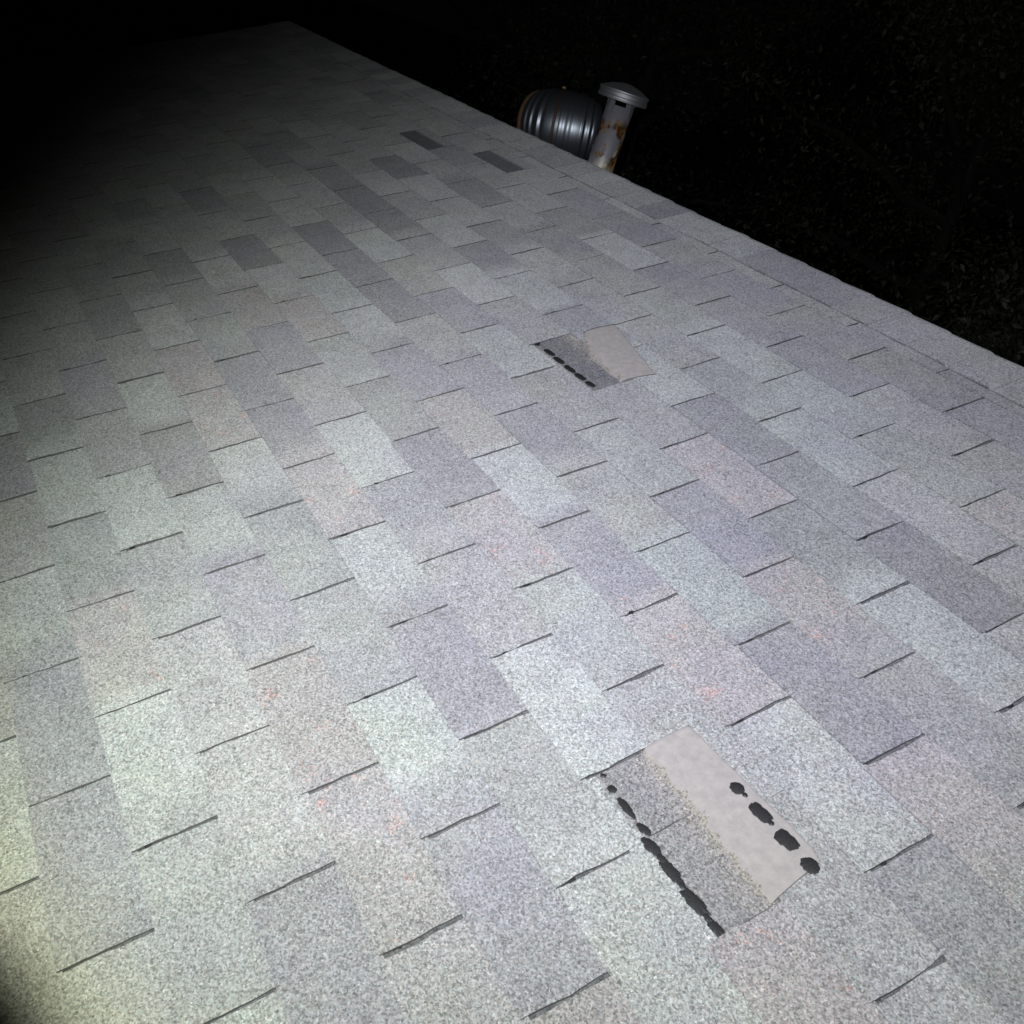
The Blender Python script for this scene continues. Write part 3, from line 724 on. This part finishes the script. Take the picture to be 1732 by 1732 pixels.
def leaf_mat(name, c0, c1):
    m, nt, b = mat(name); L = nt.links
    oi = nt.nodes.new('ShaderNodeNewGeometry')
    rp = nt.nodes.new('ShaderNodeValToRGB'); rp.color_ramp.elements[0].color = (*[q * 0.7 for q in c0], 1); c1 = [q * 0.72 for q in c1]; rp.color_ramp.elements[1].color = (*c1, 1)
    e = rp.color_ramp.elements.new(0.93); e.color = (*[x * 1.3 for x in c1], 1)
    L.new(oi.outputs['Random Per Island'], rp.inputs[0]); L.new(rp.outputs[0], b.inputs['Base Color'])
    b.inputs['Roughness'].default_value = 0.55; b.inputs['Specular IOR Level'].default_value = 0.35
    return m
M_LEAF = [leaf_mat('leaf_green', (0.020, 0.026, 0.014), (0.085, 0.092, 0.05)), leaf_mat('leaf_olive', (0.026, 0.024, 0.016), (0.10, 0.088, 0.058)), leaf_mat('leaf_dark', (0.012, 0.020, 0.012), (0.045, 0.07, 0.035))]
M_BARK = simple('bark', (0.022, 0.018, 0.014), 0.9, nscale=12, namt=0.5)
def tube(v, f, pts, rads, N=9):
    b0 = len(v)
    for j, p in enumerate(pts):
        t = (pts[min(j + 1, len(pts) - 1)] - pts[max(j - 1, 0)]).normalized(); e1 = t.orthogonal().normalized(); e2 = t.cross(e1)
        for i in range(N): a = 2 * pi * i / N; v.append(p + (e1 * cos(a) + e2 * sin(a)) * rads[j])
    for j in range(len(pts) - 1):
        for i in range(N):
            i2 = (i + 1) % N; f.append((b0 + j * N + i, b0 + j * N + i2, b0 + (j + 1) * N + i2, b0 + (j + 1) * N + i))
def tree(name, loc, h, cr, nleaf, mi, label, cat, seed, leaf=0.05, group=None, low=0.25):
    rr = random.Random(seed); root = empty(name, loc, label, cat, group)
    v = []; f = []; tips = []
    lean = Vector((rr.uniform(-.1, .1), rr.uniform(-.1, .1), 1))
    tr = [Vector((0, 0, -0.2)) + Vector((lean.x * h * t, lean.y * h * t, h * 0.85 * t)) + Vector((0.08 * sin(4 * t + seed), 0.08 * cos(3 * t), 0)) for t in [i / 8 for i in range(9)]]
    r0 = 0.035 * h / 1.6
    tube(v, f, tr, [r0 * (1.15 - 1.0 * i / 8) for i in range(9)])
    for q in range(26):
        t = rr.uniform(low, 0.98); i0 = min(7, int(t * 8)); p0 = tr[i0].lerp(tr[i0 + 1], t * 8 - i0)
        az_ = rr.uniform(0, 2 * pi); L_ = cr * rr.uniform(0.55, 1.0) * (1.15 - 0.6 * abs(t - 0.5)); rise = rr.uniform(0.1, 0.7)
        d = Vector((cos(az_), sin(az_), rise)); pts = [p0]
        for s in range(1, 6): pts.append(p0 + d * (L_ * s / 5) + Vector((rr.uniform(-.06, .06), rr.uniform(-.06, .06), rr.uniform(-.05, .05))) * L_)
        tube(v, f, pts, [r0 * 0.4 * (1 - 0.17 * s) for s in range(6)], 6)
        tips += pts[2:]
    mesh_obj('trunk', v, f, M_BARK, root)
    v = []; f = []
    clumps = []
    for tp_ in tips: clumps.append((tp_, cr * rr.uniform(0.16, 0.34)))
    for q in range(nleaf):
        c, s = rr.choice(clumps); d = Vector((rr.gauss(0, 1), rr.gauss(0, 1), rr.gauss(0, 0.8)))
        p = c + d * s * 0.55
        n_ = Vector((rr.gauss(0, 1), rr.gauss(0, 1), rr.gauss(0.5, 1))).normalized(); e1 = n_.orthogonal().normalized()
        a = rr.uniform(0, 6.28); e2 = n_.cross(e1); e1, e2 = e1 * cos(a) + e2 * sin(a), e2 * cos(a) - e1 * sin(a)
        l = leaf * rr.uniform(0.6, 1.5); w_ = l * rr.uniform(0.35, 0.6); b = len(v)
        v += [p, p + e1 * l * .35 + e2 * w_ * .5 + n_ * l * .06, p + e1 * l, p + e1 * l * .35 - e2 * w_ * .5 + n_ * l * .06]
        f += [(b, b + 1, b + 2), (b, b + 2, b + 3)]
    mesh_obj('crown', v, f, M_LEAF[mi], root)
    return root
TR = [('broadleaf_tree', (-7.5, 17.0, 0), 13.5, 4.4, 16000, 2, 'big dark tree of the back row, above the metal duct', 11),
      ('broadleaf_tree', (-1.5, 19.0, 0), 14.5, 4.6, 16000, 2, 'big dark tree of the back row, above the vent pipe and to its right', 12),
      ('broadleaf_tree', (4.2, 17.5, 0), 13.5, 4.4, 16000, 0, 'big dark tree of the back row, at the top right corner of the photo', 13),
      ('broadleaf_tree', (-15.5, 17.0, 0), 13.0, 4.4, 12000, 2, 'big dark tree of the back row, farthest to the left', 14),
      ('broadleaf_tree', (-4.6, 8.2, 0), 7.6, 2.3, 15000, 0, 'dark green leafy tree, nearest behind the vent pipe', 1),
      ('broadleaf_tree', (-1.0, 9.6, 0), 8.6, 2.6, 17000, 1, 'olive leafy tree at the right edge of the photo', 2),
      ('broadleaf_tree', (-8.6, 7.2, 0), 7.8, 2.4, 13000, 2, 'very dark tree above the metal duct, left of the vent pipe', 3),
      ('broadleaf_tree', (-3.0, 12.2, 0), 10.5, 3.2, 14000, 2, 'tall dark tree in the gap behind the green and olive trees', 4),
      ('broadleaf_tree', (-13.5, 8.5, 0), 8.5, 2.8, 9000, 1, 'dim tree farthest along the ridge, top left', 5),
      ('leafy_shrub', (-2.7, 6.9, 0), 4.6, 1.7, 9000, 0, 'tall green shrub low behind the ridge, right of the vent pipe', 6),
      ('leafy_shrub', (-0.3, 7.2, 0), 4.4, 1.7, 9000, 2, 'dark shrub low behind the ridge at the right edge', 7)]
for (nm, loc, h, cr_, nl, mi, lb, sd) in TR:
    tree(nm, loc, h, cr_, int(nl * 1.9), mi, lb, 'tree' if 'tree' in nm else 'shrub', sd, group='trees beyond the roof' if 'tree' in nm else 'shrubs beyond the ridge', low=0.2, leaf=0.19 if sd > 10 else 0.06)
